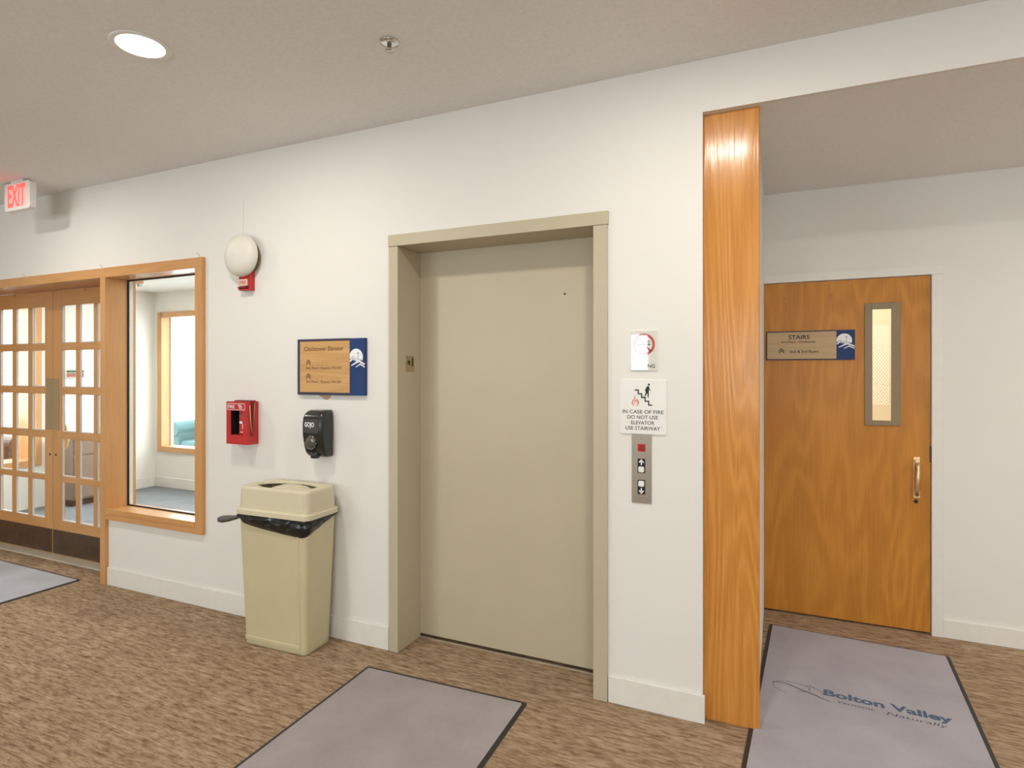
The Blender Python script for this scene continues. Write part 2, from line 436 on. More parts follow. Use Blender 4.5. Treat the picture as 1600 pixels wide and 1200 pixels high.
# ------------------------------------------------------------------ elevator
t = thing('trim_1', 'greige painted steel frame around the elevator door', 'door frame', (-1.3, WF, 0), kind=S)
Box(-1.912, -1.854, 2.631, 2.853, 0, 2.173).build('jamb', 'greige', t, bev=.002)
Box(-.776, -.71, 2.631, 2.853, 0, 2.173).build('jamb', 'greige', t, bev=.002)
Box(-1.914, -.706, 2.627, 2.853, 2.1735, 2.235).build('head', 'greige', t, bev=.002)
t = thing('door_1', 'blank greige sliding elevator door in the recess', 'elevator door', (-1.3, 2.86, 0), kind=S)
Box(-1.862, -.768, 2.854, 2.885, .018, 2.19).build('door_panel', 'greige', t, bev=.002)
MB().lathe([(.0055, 2.853), (.0055, 2.856)], (-.99, 0, 1.898), 'y', 16).build('key_hole', 'blackdeep', t)
Box(-1.854, -.776, 2.842, 2.851, 0, .004).build('sill', plain('dull_sill', (.42, .36, .27), .5), t)
t = thing('floor_plate', 'small plate with a star and the number 1 on the left elevator jamb', 'sign', (-1.854, 2.75, 1.545))
Box(-1.854, -1.8525, 2.707, 2.788, 1.50, 1.59).build('plate', 'tanplate', t)
jf = lambda u, v: (-1.8519, u, v)
g = MB(); st = []
for i in range(10):
    r = .021 if i % 2 == 0 else .009; an = PI / 2 + i * PI / 5
    st.append((2.735 + r * math.cos(an), 1.553 + r * math.sin(an)))
g.poly(st, jf); g.text('1', 2.762, 2.776, 1.532, .045, jf, .012); g.build('lettering', 'darkink', t, recalc=False)

# ------------------------------------------------------------------ call panel and its signs
t = thing('elevator_call_panel', 'brushed steel elevator call panel with up and down buttons', 'call panel', (-.556, WF, .917))
Box(-.600, -.512, 2.641, WF, .917, 1.227).build('plate', 'steel', t, bev=.001)
F = front(2.6398)
for zc, up in ((1.0835, True), (.989, False)):
    MB().rrect(-.573, -.540, zc - .032, zc + .032, 2.6385, 2.641, .003).build('button_surround', 'blackdeep', t)
    zb = zc - .0155 if up else zc + .0155
    MB().rrect(-.5695, -.5435, zb - .013, zb + .013, 2.635, 2.6385, .006).build('button', 'white', t, bev=.0015)
    za = zc + .016 if up else zc - .016; sg = 1 if up else -1
    G = front(2.6382); q = MB()
    q.ribbon([(-.5665, za - .001 * sg), (-.5565, za + .0105 * sg), (-.5465, za - .001 * sg)], .0055, G)
    q.ribbon([(-.5565, za + .009 * sg), (-.5565, za - .012 * sg)], .0055, G); q.build('arrow', 'whiteink', t, recalc=False)
t2 = MB().rrect(-.573, -.539, 1.147, 1.181, 2.6395, 2.641, .002).build('fire_indicator', 'red', t)
q = MB(); G = front(2.6392)
q.ribbon([(-.568, 1.158), (-.561, 1.170), (-.552, 1.173), (-.545, 1.166), (-.546, 1.156), (-.556, 1.153), (-.562, 1.160), (-.553, 1.165)], .004, G); q.build('symbol', 'darkred', t2, recalc=False)
for zz in (1.2045, .940):
    MB().lathe([(.0035, 2.6395), (.0045, 2.641)], (-.556, 0, zz), 'y', 14).build('screw', 'chrome', t)

t = thing('fire_evacuation_sign', 'white square sign telling people to use the stairway in a fire', 'sign', (-.549, WF, 1.225))
MB().rrect(-.651, -.447, 1.226, 1.466, 2.6385, WF, .008).build('plate', 'white', t)
F = front(2.638); q = MB()
for s_, x0, x1, zb, cp in (('IN CASE OF FIRE', -.641, -.459, 1.3165, .0155), ('DO NOT USE', -.619, -.483, 1.2925, .0155), ('ELEVATOR', -.602, -.499, 1.268, .0155), ('USE STAIRWAY', -.628, -.474, 1.2435, .0155)):
    MB().text(s_, x0, x1, zb, cp, F, .008).build('lettering', 'blackink', t, recalc=False)
q = MB()
zz = [(-.586, 1.421)]
for i in range(5):
    zz.append((zz[-1][0] + .0155, zz[-1][1]))
    if i < 4: zz.append((zz[-1][0], zz[-1][1] - .0165))
q.ribbon(zz, .0055, F)
q.poly([(-.5235 + .0048 * math.cos(a * PI / 8), 1.4455 + .0052 * math.sin(a * PI / 8)) for a in range(16)], F)
q.poly([(-.530, 1.4395), (-.5225, 1.438), (-.5205, 1.430), (-.524, 1.416), (-.5335, 1.415), (-.541, 1.419), (-.5365, 1.430)], F)
q.ribbon([(-.533, 1.417), (-.535, 1.405), (-.5435, 1.391)], [.008, .006, .003], F)
q.ribbon([(-.5275, 1.417), (-.5265, 1.402), (-.5265, 1.387)], [.008, .006, .003], F)
q.ribbon([(-.523, 1.432), (-.5195, 1.422), (-.515, 1.4185)], .003, F)
q.build('stair_pictogram', 'blackink', t, recalc=False)
q = MB()
q.ribbon([(-.590, 1.3545), (-.597, 1.363), (-.594, 1.373), (-.588, 1.379), (-.584, 1.390), (-.585, 1.398)], [.003, .006, .004, .004, .004, .001], F)
q.ribbon([(-.575, 1.3545), (-.569, 1.363), (-.571, 1.374), (-.576, 1.382)], [.003, .006, .004, .001], F)
q.ribbon([(-.588, 1.360), (-.584, 1.372), (-.578, 1.378), (-.576, 1.370), (-.574, 1.364)], [.002, .004, .003, .004, .001], F)
q.ribbon([(-.600, 1.3515), (-.566, 1.3515)], .0012, F)
q.build('flame_pictogram', 'palered', t, recalc=False)

t = thing('no_smoking_sign', 'glossy white no smoking sign with a red ring, above the fire sign', 'sign', (-.546, WF, 1.508))
MB().rrect(-.606, -.485, 1.508, 1.686, 2.6395, WF, .006).build('plate', 'glossy', t, bev=.001)
F = front(2.639); q = MB(); cx, cz = -.5455, 1.624
q.ribbon([(cx + .043 * math.cos(2 * PI * i / 48), cz + .043 * math.sin(2 * PI * i / 48)) for i in range(49)], .011, F)
q.ribbon([(cx - .031, cz + .031), (cx + .031, cz - .031)], .009, F)
q.build('prohibition_ring', 'redink', t, recalc=False)
q = MB(); F2 = front(2.6392)
q.poly([(cx - .032, cz - .004), (cx + .010, cz - .004), (cx + .010, cz + .003), (cx - .032, cz + .003)], F2)
q.poly([(cx + .013, cz - .004), (cx + .027, cz - .004), (cx + .027, cz + .003), (cx + .013, cz + .003)], F2)
q.ribbon([(cx + .025, cz + .007), (cx + .024, cz + .014), (cx + .017, cz + .017), (cx + .012, cz + .017)], .003, F2)
q.ribbon([(cx + .019, cz + .007), (cx + .018, cz + .011), (cx + .010, cz + .012)], .003, F2)
q.build('cigarette_pictogram', 'blackink', t, recalc=False)
for a_ in (('NO', -.565, -.530, 1.545), ('SMOKING', -.596, -.497, 1.520)): MB().text(*a_, .016, F, .012).build('lettering', 'blackink', t, recalc=False)
Box(-.604, -.487, 2.6365, 2.6372, 1.510, 1.684).build('clear_cover', 'cover', t)

# ------------------------------------------------------------------ wooden signs with the white moon-and-hills mark
def mark(parent, x0, x1, zc, y, r):
    """white disc over hills, on the blue strip of a sign"""
    F = front(y); F2 = front(y - .0004)
    cx = x0 + (x1 - x0) * .43
    arc = [(cx + r * math.cos(a), zc + r * math.sin(a)) for a in [PI * (1.06 - 1.16 * i / 24) for i in range(25)]]
    arc = [(max(x0, min(x1, u)), v) for u, v in arc]
    hills = [(cx + r * .98, zc - r * .42), (cx + r * .45, zc - r * .34), (cx, zc - r * .52), (cx - r * .45, zc - r * .18), (cx - r * .75, zc - r * .28)]
    q = MB(); q.poly((arc + hills)[::-1], F)
    q.ribbon([(x0, zc - r * .52), (cx - r * .5, zc - r * .20), (cx + r * .05, zc - r * .50)], [r * .16, r * .2, r * .08], F)
    q.ribbon([(cx - r * .72, zc - r * 1.02), (cx, zc - r * .66), (cx + r * .45, zc - r * .48), (x1, zc - r * .88)], [r * .10, r * .2, r * .24, r * .18], F)
    q.ribbon([(cx - r * .05, zc - r * 1.2), (cx + r * .6, zc - r * .84), (x1, zc - r * 1.2)], [r * .08, r * .16, r * .13], F)
    q.build('hills_mark', 'whiteink', parent, recalc=False)
    q = MB()
    q.ribbon([(cx - r * .95, zc - r * .12), (cx - r * .45, zc + r * .08), (cx + r * .1, zc - r * .22), (cx + r * .9, zc - r * .34)], r * .035, F2)
    q.ribbon([(cx + r * .27, zc - r * .3), (cx + r * .29, zc + r * .6)], r * .05, F2)
    q.ribbon([(cx + r * .1, zc + r * .42), (cx + r * .29, zc + r * .55), (cx + r * .5, zc + r * .38)], r * .04, F2)
    q.build('tower_mark', 'navy', parent, recalc=False)
def chevron(q, x, z, s, F, th):
    for dz in (0, -s * .42):
        q.ribbon([(x - s * .55, z - s * .5 + dz), (x, z + dz), (x + s * .55, z - s * .5 + dz)], th, F)

t = thing('elevator_direction_sign', 'wood and blue wall sign headed Clocktower Elevator', 'sign', (-2.31, WF, 1.37))
Box(-2.548, -2.065, 2.628, WF, 1.37, 1.688).build('backing', 'blue', t, bev=.001)
Box(-2.53, -2.170, 2.6255, 2.628, 1.385, 1.675).build('wood_panel', 'signwood', t)
Box(-2.170, -2.066, 2.6255, 2.628, 1.371, 1.687).build('blue_strip', 'blue', t)
Box(-2.549, -2.532, 2.6262, 2.628, 1.369, 1.689).build('edge_strip', 'signedge', t)
Box(-2.532, -2.170, 2.6262, 2.628, 1.676, 1.689).build('edge_strip', 'signedge', t)
Box(-2.532, -2.170, 2.6262, 2.628, 1.369, 1.384).build('edge_strip', 'signedge', t)
F = front(2.625)
for a_ in (('Clocktower Elevator', -2.498, -2.212, 1.622, .0235, F, .013), ('2nd Floor : Rooms 270-297', -2.484, -2.226, 1.517, .014, F, .012), ('3rd Floor : Rooms 370-397', -2.482, -2.226, 1.438, .014, F, .012)):
    MB().text(*a_).build('lettering', 'brownink', t, recalc=False)
for x_, z_ in ((-2.467, 1.569), (-2.466, 1.490)):
    q = MB(); chevron(q, x_, z_, .03, F, .006); q.build('up_arrow', 'brownink', t, recalc=False)
mark(t, -2.169, -2.0665, 1.583, 2.625, .0465)
tag(MB().prism([(-2.43, 1.375), (-2.31, 1.375), (-2.325, 1.352), (-2.345, 1.342), (-2.365, 1.345), (-2.395, 1.362)], lambda u, v, t_: (u, t_, v), 2.6435, WF).build('paper_scrap', 'paper'),
    'torn tan scrap showing below the Clocktower sign', 'paper')

t = thing('stairs_sign', 'wood and blue sign reading STAIRS on the oak door', 'sign', (.172, 4.05, 1.575))
Box(-.0705, .4155, 4.053, 4.064, 1.574, 1.753).build('backing', 'signedge', t, bev=.001)
Box(-.064, .318, 4.051, 4.053, 1.581, 1.746).build('wood_panel', 'signwood2', t)
Box(.318, .414, 4.051, 4.053, 1.575, 1.752).build('blue_strip', 'blue', t)
F = front(4.0505)
for a_ in (('STAIRS', .057, .174, 1.703, .024, F, .02), ('First Floor - Clocktower', .017, .208, 1.680, .0115, F, .014), ('2nd & 3rd floors', .064, .223, 1.618, .0155, F, .014)):
    MB().text(*a_).build('lettering', 'darkink', t, recalc=False)
q = MB(); chevron(q, .017, 1.645, .03, F, .005); q.build('up_arrow', 'darkink', t, recalc=False)
mark(t, .3185, .4135, 1.690, 4.0505, .041)

# ------------------------------------------------------------------ oak column
tag(Box(-.296, -.072, 2.68, 2.72, 0, SZ).build('wooden_column', 'oak', bev=.004, seg=3), 'tall varnished oak column between the elevator wall and alcove', 'column')

# ------------------------------------------------------------------ stair door
t = thing('trim_2', 'white painted frame around the oak stair door', 'door frame', (.33, 4.06, 0), kind=S)
Box(.795, .848, 4.046, 4.2, 0, 2.055).build('jamb', 'base', t, bev=.002)
Box(-.19, -.139, 4.046, 4.2, 0, 2.055).build('jamb', 'base', t, bev=.002)
Box(-.19, .848, 4.046, 4.2, 2.0555, 2.108).build('head', 'base', t, bev=.002)
t = thing('door_2', 'orange oak stair door with a narrow wired glass window', 'door', (.33, 4.08, 0), kind=S)
m = MB(); y0, y1 = 4.064, 4.108
m.box(-.134, .497, y0, y1, .012, 2.051); m.box(.608, .790, y0, y1, .012, 2.051); m.box(.497, .608, y0, y1, .012, 1.21); m.box(.497, .608, y0, y1, 1.875, 2.051)
m.build('door_panel', 'dooroak', t)
vf = MB()
vf.box(.466, .505, 4.054, 4.064, 1.186, 1.907); vf.box(.600, .646, 4.054, 4.064, 1.186, 1.907); vf.box(.505, .600, 4.054, 4.064, 1.186, 1.216); vf.box(.505, .600, 4.054, 4.064, 1.869, 1.907)
vf.build('vision_frame', 'bronze', t, bev=.0015)
Box(.497, .608, 4.083, 4.089, 1.21, 1.875).build('wired_glass', 'wired', t)
Box(.787, .797, 4.060, 4.066, .985, 1.075).build('strike_plate', 'brown', t)
h = Box(.708, .742, 4.058, 4.064, .775, 1.012).build('handle_plate', 'brass', t, bev=.002)
pp = []
for i in range(13):
    a = PI * i / 12
    pp.append((.724, 4.060 - .034 * math.sin(a) ** .7, .955 - .14 * i / 12 + .02))
MB().tube([(.724, 4.060, .975), (.724, 4.035, .968), (.724, 4.026, .945), (.724, 4.026, .83), (.724, 4.034, .80), (.724, 4.060, .792)], [.011, .011, .0125, .0115, .01, .009], 10).build('grip', 'brass', h, smooth=True)
MB().box(.712, .738, 4.034, 4.058, .978, .998).build('thumb_latch', 'brass', h, bev=.004)
MB().lathe([(.010, 4.058), (.011, 4.064)], (.722, 0, .755), 'y', 16).build('lock_hole', 'blackdeep', t)
for x, z in ((.039, 1.943), (.292, 1.958)):
    MB().tube([(x, 4.064, z + .014), (x + .003, 4.060, z + .004), (x - .002, 4.060, z - .006), (x + .002, 4.064, z - .014)], .003, 6).build('old_hook', 'brass', t)

# stairwell behind the door glass
m = MB()
m.box(-.3, 1.6, 5.6, 5.7, 0, 2.614); m.box(-.4, -.3, 4.2, 5.7, 0, 2.614); m.box(1.6, 1.7, 4.2, 5.7, 0, 2.614); m.box(-.4, 1.7, 4.2, 5.7, 2.614, 2.7); m.box(-.4, 1.7, 4.11, 5.7, -.1, 0)
m.box(-.3, 1.6, 5.2, 5.6, 0, 1.02)
tag(m.build('wall_stairwell', plain('stairwell_paint', (.80, .74, .62), .7, var=.01)), 'cream stairwell wall seen through the stair door glass', 'wall', kind=S)

# ------------------------------------------------------------------ wood-framed glazed entrance
YF = 2.62
t = thing('trim_3', 'pale maple frame around the double doors and fixed window', 'door frame', (-4.4, YF, 0), kind=S)
Box(-6.47, -4.365, YF, WB, 2.165, 2.232).build('head', 'trimh', t, bev=.001)
Box(-4.365, -3.338, YF, 2.835, 2.165, 2.232).build('head', 'trimh', t, bev=.001)
Box(-4.374, -4.317, YF, 2.835, 0, 2.165).build('mullion', 'trimv', t, bev=.002)
Box(-3.406, -3.338, YF, 2.835, .463, 2.165).build('stile', 'trimv', t, bev=.002)
Box(-6.47, -6.40, YF, WB, 0, 2.165).build('stile', 'trimv', t, bev=.002)
Box(-4.317, -3.406, YF, 2.835, .463, .530).build('bottom_rail', 'trimh', t, bev=.002)
Box(-4.317, -3.406, YF - .004, YF + .018, .505, .541).build('sill_nosing', 'trimh', t, bev=.002)
Box(-4.515, -4.374, 2.815, 2.876, 0, 2.165).build('jamb', 'trimv', t)
Box(-6.40, -6.300, 2.815, 2.876, 0, 2.165).build('jamb', 'trimv', t)
t = thing('window_1', 'tall fixed glass window beside the double doors', 'window', (-3.87, 2.78, .53), kind=S)
Box(-4.311, -3.411, 2.778, 2.784, .538, 2.158).build('glass_pane', 'glass', t)
gk = MB()
gk.box(-4.317, -4.309, 2.776, 2.786, .53, 2.165); gk.box(-3.413, -3.406, 2.776, 2.786, .53, 2.165); gk.box(-4.309, -3.413, 2.776, 2.786, .53, .5385); gk.box(-4.309, -3.413, 2.776, 2.786, 2.1565, 2.165)
gk.build('gasket', 'blackdeep', t)
Box(-4.317, -4.306, 2.786, 2.812, .53, 2.165).build('glazing_stop', 'white', t)
b = MB(); b.box(-4.303, -4.27, 2.838, 2.85, 2.134, 2.142); b.box(-4.29, -4.268, 2.832, 2.856, 2.124, 2.152); b.build('bracket', 'chrome', t, bev=.001)

tag(Box(-6.30, -4.515, 2.79, WB, 0, .012).build('trim_4', plain('pale_threshold', (.58, .52, .42), .5), bev=.002), 'flat pale metal threshold under the double doors', 'threshold', kind=S)

Z0 = [2.035, 1.675, 1.319, .958, .607]; Z1 = [1.732, 1.376, 1.015, .654, .292]
def leaf(nm, x0, x1, pan, label, cyl, plate):
    t = thing(nm, label, 'door', ((x0 + x1) / 2, 2.89, .014), kind=S)
    ya, yb = 2.872, 2.898
    Box(x0, pan[0][0], ya, yb, .016, 2.162).build('stile', 'trimv', t, bev=.0015)
    Box(pan[-1][1], x1, ya, yb, .016, 2.162).build('stile', 'trimv', t, bev=.0015)
    Box(pan[0][0], pan[-1][1], ya, yb, Z0[0], 2.162).build('top_rail', 'trimh', t)
    Box(pan[0][0], pan[-1][1], ya, yb, .016, Z1[-1]).build('bottom_rail', 'trimh', t)
    for i in range(4):
        Box(pan[0][0], pan[-1][1], ya + .001, yb - .003, Z0[i + 1], Z1[i]).build('muntin', 'trimh', t, bev=.004)
    for i in range(2):
        m = MB()
        for k in range(5): m.box(pan[i][1], pan[i + 1][0], ya + .001, yb - .003, Z1[k], Z0[k])
        m.build('muntin', 'trimv', t, bev=.004)
    for a0, a1 in pan:
        for k in range(5):
            gp = Box(a0, a1, 2.890, 2.893, Z1[k], Z0[k]).build('glass_pane', 'glass', t)
            e = MB(); e.prism([(a0, Z1[k]), (a1, Z1[k]), (a1, Z1[k] + .008), (a0 + .006, Z1[k] + .008), (a0 + .006, Z0[k]), (a0, Z0[k])], lambda u, v, d: (u, d, v), 2.877, 2.890)
            e.build('glazing_bead', 'bead', gp)  # pale strip added to imitate the lit reveal along each pane
    Box(x0 + .004, x1 - .004, 2.8695, ya, .022, .215).build('kick_plate', 'brown', t, bev=.0008)
    Box(plate[0], plate[1], 2.8695, ya, 1.028, 1.447).build('push_plate', 'tanplate', t, bev=.0008)
    MB().lathe([(.009, 2.8705), (.010, 2.872)], (cyl, 0, .824), 'y', 16).build('lock_hole', 'blackdeep', t)
    return t
tl = leaf('door_3', -6.297, -5.413, [(-6.182, -6.002), (-5.944, -5.764), (-5.708, -5.520)], 'left leaf of the glazed maple double doors', -5.447, (-5.499, -5.415))
tr = leaf('door_4', -5.407, -4.518, [(-5.288, -5.105), (-5.055, -4.877), (-4.833, -4.650)], 'right leaf of the glazed maple double doors, beside the window', -5.366, (-5.405, -5.320))
hp = [(-5.465, 2.896, 1.10), (-5.463, 2.965, 1.09), (-5.46, 2.995, 1.05), (-5.452, 3.005, .96), (-5.455, 3.0, .88), (-5.462, 2.97, .83), (-5.465, 2.896, .815)]
MB().tube(hp, [.010, .011, .014, .016, .015, .012, .010], 10).build('pull_handle', 'brass', tl, smooth=True)

# small hooks left over on the frame and door heads
def hook(x, y, z, lab, s=1):
    tag(MB().tube([(x, y, z), (x - .006 * s, y - .006, z + .012), (x - .016 * s, y - .010, z + .024), (x - .024 * s, y - .008, z + .028)], .0016, 6).build('wire_hook', 'wire'), lab, 'hook', 'wire hooks on the maple frame')
hook(-3.357, YF + .004, 2.232, 'tiny wire hook on the right corner of the maple frame')
hook(-4.345, YF + .004, 2.232, 'tiny wire hook above the mullion of the maple frame')
hook(-5.30, YF + .004, 2.232, 'tiny wire hook above the double doors')
for x, lab in ((-5.925, 'small screw hook under the door head, above the left leaf'), (-4.952, 'small screw hook under the door head, above the right leaf')):
    tag(MB().tube([(x, 2.855, 2.165), (x, 2.855, 2.148), (x + .008, 2.852, 2.140), (x + .004, 2.85, 2.132)], .003, 6).build('screw_hook', 'bronze'), lab, 'hook', 'screw hooks over the doors')

# things behind the glass
t = thing('storage_cabinet', 'low brown cabinet behind the right leaf of the double doors', 'cabinet', (-7.28, 4.37, 0))
Box(-7.455, -7.12, 3.98, 4.56, .07, .735).build('body', 'cabinet', t, bev=.003)
Box(-7.455, -7.10, 3.965, 4.575, .735, .765).build('top', 'cabinet', t, bev=.003)
Box(-7.455, -7.15, 3.99, 4.55, 0, .07).build('plinth', 'brownfur', t)
for y0_, y1_ in ((3.99, 4.265), (4.275, 4.55)): Box(-7.12, -7.108, y0_, y1_, .09, .56).build('door', 'cabinet', t, bev=.002)
Box(-7.12, -7.108, 3.99, 4.55, .575, .725).build('drawer', 'cabinet', t, bev=.002)
t = thing('notice_plaque', 'small red and green framed notice on the wall behind the doors', 'sign', (XV, 4.19, 1.40))
Box(XV, XV + .015, 4.085, 4.30, 1.425, 1.525).build('frame', 'steel', t, bev=.002)
Box(XV + .015, XV + .017, 4.10, 4.285, 1.435, 1.485).build('lower_band', plain('dull_red', (.36, .13, .10), .6), t)
Box(XV + .015, XV + .017, 4.10, 4.285, 1.490, 1.515).build('upper_band', plain('dull_green', (.05, .10, .075), .6), t)

def armchair(name, label, loc, rot, mat):
    t = thing(name, label, 'armchair', loc); t.rotation_euler.z = rot
    def B(n, *a, bev=.04):
        o = Box(*a); me = o.build(n, mat, None, bev=bev, seg=3); me.parent = t; return me
    B('seat', -.30, .30, -.38, .26, .24, .46)
    B('backrest', -.36, .36, .22, .42, .24, .92)
    for s in (-1, 1):
        B('arm', s * .40 - .10, s * .40 + .10, -.40, .40, .18, .62)
        r = MB(); r.lathe([(.10, -.42), (.12, -.41), (.12, .40), (.10, .41)], (s * .41, 0, .63), 'y', 20); o = r.build('arm_roll', mat, None, smooth=False); o.parent = t
    for sx in (-.38, .38):
        for sy in (-.34, .34):
            o = Box(sx - .025, sx + .025, sy - .025, sy + .025, 0, .18).build('leg', 'brownfur', None); o.parent = t
    return t
armchair('armchair', 'teal armchair with rolled arms beyond the fixed window', (-7.93, 6.45, 0), math.radians(10), 'teal')
armchair('armchair', 'dark brown armchair beyond the left leaf of the double doors', (-8.55, 3.55, 0), math.radians(95), 'brownfur')

# ------------------------------------------------------------------ exit sign
t = thing('exit_sign', 'white exit sign with glowing red letters under the ceiling', 'sign', (-4.855, 2.37, CZ))
MB().rrect(-5.01, -4.70, 2.631, 2.826, 2.352, 2.395, .022).build('housing', 'white', t, bev=.003)
MB().rrect(-4.975, -4.735, 2.655, 2.812, 2.3505, 2.352, .01).build('face', 'exitface', t)
q = MB(); q.text('EXIT', -4.962, -4.748, 2.662, .142, front(2.350), .028); q.build('lettering', 'exitred', t, recalc=False)
Box(-4.93, -4.78, 2.35, 2.41, 2.826, CZ).build('canopy', 'white', t, bev=.002)

# ------------------------------------------------------------------ fire alarm bell with strobe plate
bx, bz = -2.965, 2.205
t = thing('fire_alarm_bell', 'round cream fire alarm bell high on the wall', 'alarm bell', (bx, WF, bz))
MB().lathe([(.104, 2.645), (.106, 2.638), (.100, 2.630), (.02, 2.628)], (bx, 0, bz - .006), 'y', 48).build('back_plate', 'bronze', t, smooth=True)
prof = [(.128, 2.604), (.1285, 2.598), (.127, 2.590), (.120, 2.574), (.103, 2.560), (.075, 2.551), (.04, 2.5465), (.012, 2.5455), (.0, 2.5455)]
prof = [(max(r, .0008), h) for r, h in prof]
inner = [(.126, 2.6045), (.118, 2.580), (.10, 2.566), (.02, 2.556)]
MB().lathe(inner[::-1] + prof, (bx, 0, bz), 'y', 64).build('gong', 'bell', t, smooth=True)
MB().lathe([(.014, 2.556), (.014, 2.632)], (bx, 0, bz), 'y', 20).build('post', 'bronze', t)
MB().lathe([(.006, 2.5435), (.007, 2.546)], (bx, 0, bz), 'y', 14).build('screw', 'bell', t)
p = MB().box(-2.998, -2.908, 2.606, WF, 1.995, 2.140).build('strobe_plate', 'red', t, bev=.002)
MB().rrect(-2.994, -2.922, 2.022, 2.062, 2.600, 2.606, .004).build('label_panel', plain('pale_label', (.72, .55, .42), .5), p, bev=.001)
MB().text('FIRE', -2.985, -2.931, 2.0315, .021, front(2.5995), .015).build('lettering', 'redink', p, recalc=False)
MB().prism([(2.606, 2.004), (2.594, 2.007), (2.592, 2.016), (2.606, 2.020)], lambda u, v, x: (x, u, v), -2.995, -2.920).build('strobe_lip', 'darkred', p, bev=.002)
MB().box(-2.995, -2.920, 2.600, 2.606, 1.997, 2.003).build('strobe_base', 'red', p, bev=.001)
tag(MB().tube([(-3.005, 2.6435, bz + .05), (-3.005, 2.6435, 2.55)], .002, 6).build('alarm_cable', 'wall'), 'thin painted cable running up above the alarm bell', 'cable')

# ------------------------------------------------------------------ fire alarm pull station in its red housing
t = thing('fire_alarm_pull_station', 'red fire alarm pull box beside the fixed window', 'fire alarm', (-2.966, WF, 1.065))
x0, x1, z0, z1, yf = -3.052, -2.878, 1.066, 1.322, 2.562
m = MB()
m.box(x0, -3.016, yf, WF, z0, z1); m.box(-2.914, x1, yf, WF, z0, z1)
m.box(-3.016, -2.914, yf, WF, z0, 1.122); m.box(-3.016, -2.914, yf, WF, 1.268, z1)
m.build('housing', 'red', t)
lm0 = MB(); lm0.box(-3.016, -2.914, 2.622, WF, 1.122, 1.268); lm0.box(-3.016, -3.0145, yf + .004, 2.622, 1.122, 1.268); lm0.build('cavity_lining', 'blackdeep', t)
st_ = Box(-2.972, -2.915, 2.585, 2.622, 1.124, 1.266).build('pull_station', 'red', t, bev=.003)
q = MB(); F = front(2.5845)
q.ribbon([(-2.968, 1.196), (-2.930, 1.196)], .014, F); q.ribbon([(-2.937, 1.203), (-2.937, 1.156)], .014, F); q.build('pull_handle', 'whiteink', st_, recalc=False)
q = MB(); q.ribbon([(-2.962, 1.138), (-2.935, 1.138)], .004, F); q.build('slot', 'whiteink', st_, recalc=False)
for x in (-2.963, -2.942):
    MB().lathe([(.005, 2.5835), (.006, 2.585)], (x, 0, 1.236), 'y', 12).build('screw', 'steel', st_)
F = front(yf - .0006); q = MB()
rr = rrect_pts(-3.042, -2.898, 1.273, 1.310, .006); rr.append(rr[0]); rr.append(rr[1])
q.ribbon(rr, .0026, F); q.text('FIRE', -3.035, -2.983, 1.282, .019, F, .012)
q.ribbon([(-2.955, 1.302), (-2.925, 1.300)], .004, F); q.ribbon([(-2.950, 1.293), (-2.921, 1.292)], .004, F); q.ribbon([(-2.946, 1.284), (-2.919, 1.283)], .004, F)
q.build('lettering', 'whiteink', t, recalc=False)
Box(-3.03, -2.9, 2.60, WF, z1, z1 + .006).build('lid_flap', 'darkred', t, bev=.001)
MB().tube([(-2.873, 2.60, 1.327), (-2.873, 2.60, 1.305), (-2.873, 2.598, 1.21), (-2.873, 2.592, 1.118)], [.008, .006, .006, .006], 8).build('break_rod', 'darkred', t)
MB().tube([(-2.875, 2.578, 1.30), (-2.874, 2.583, 1.20), (-2.872, 2.592, 1.11), (-2.872, 2.602, 1.20), (-2.874, 2.612, 1.31)], .003, 6).build('chain', 'brass', t)

# ------------------------------------------------------------------ soap dispenser
t = thing('soap_dispenser', 'black touch free hand sanitizer dispenser above the bin', 'dispenser', (-2.36, WF, 1.02))
xc = -2.366
def disp_ring(z, w, yfr, rad):
    pts = rrect_pts(xc - w / 2, xc + w / 2, yfr, WF, rad, 6)
    return [(u, v, z) for u, v in pts]
rings = [disp_ring(1.024, .118, 2.598, .008), disp_ring(1.028, .134, 2.585, .012), disp_ring(1.048, .142, 2.566, .016), disp_ring(1.085, .144, 2.552, .018), disp_ring(1.15, .146, 2.541, .018),
         disp_ring(1.21, .145, 2.540, .018), disp_ring(1.245, .143, 2.544, .018), disp_ring(1.265, .139, 2.555, .018), disp_ring(1.279, .131, 2.573, .016), disp_ring(1.286, .118, 2.594, .012)]
MB().rings(rings).build('body', 'black', t, smooth=True)
MB().lathe([(.024, 0), (.026, .012), (.03, .04)], (xc - .006, 2.578, 1.018), 'z', 24).build('nozzle', 'black', t, smooth=True)
MB().rrect(xc - .052, xc + .052, 1.16, 1.238, 2.5385, 2.545, .012).build('front_panel', plain('dark_grey_panel', (.05, .05, .048), .3), t, bev=.002)
w_ = MB(); w_.lathe([(.036, 2.548), (.036, 2.541), (.030, 2.536), (.017, 2.533), (.001, 2.532)], (xc - .006, 0, 1.112), 'y', 32)
w_.build('sight_window', plain('smoked_window', (.075, .066, .058), .1, coat=1), t, smooth=True)
MB().tube([(xc - .006 + .040 * math.cos(a), 2.5415, 1.112 + .040 * math.sin(a)) for a in [PI * (1.02 + i / 12 * .96) for i in range(13)]], .004, 8).build('window_rim', plain('grey_rim', (.12, .12, .11), .3), t, smooth=True)
q = MB(); q.text('GOJO', xc - .046, xc + .022, 1.196, .024, front(2.5378), .03); q.build('lettering', 'whiteink', t, recalc=False)
Box(xc - .035, xc + .03, 2.585, 2.61, 1.2835, 1.287).build('top_label', plain('grey_label', (.42, .40, .34), .4), t, bev=.001)

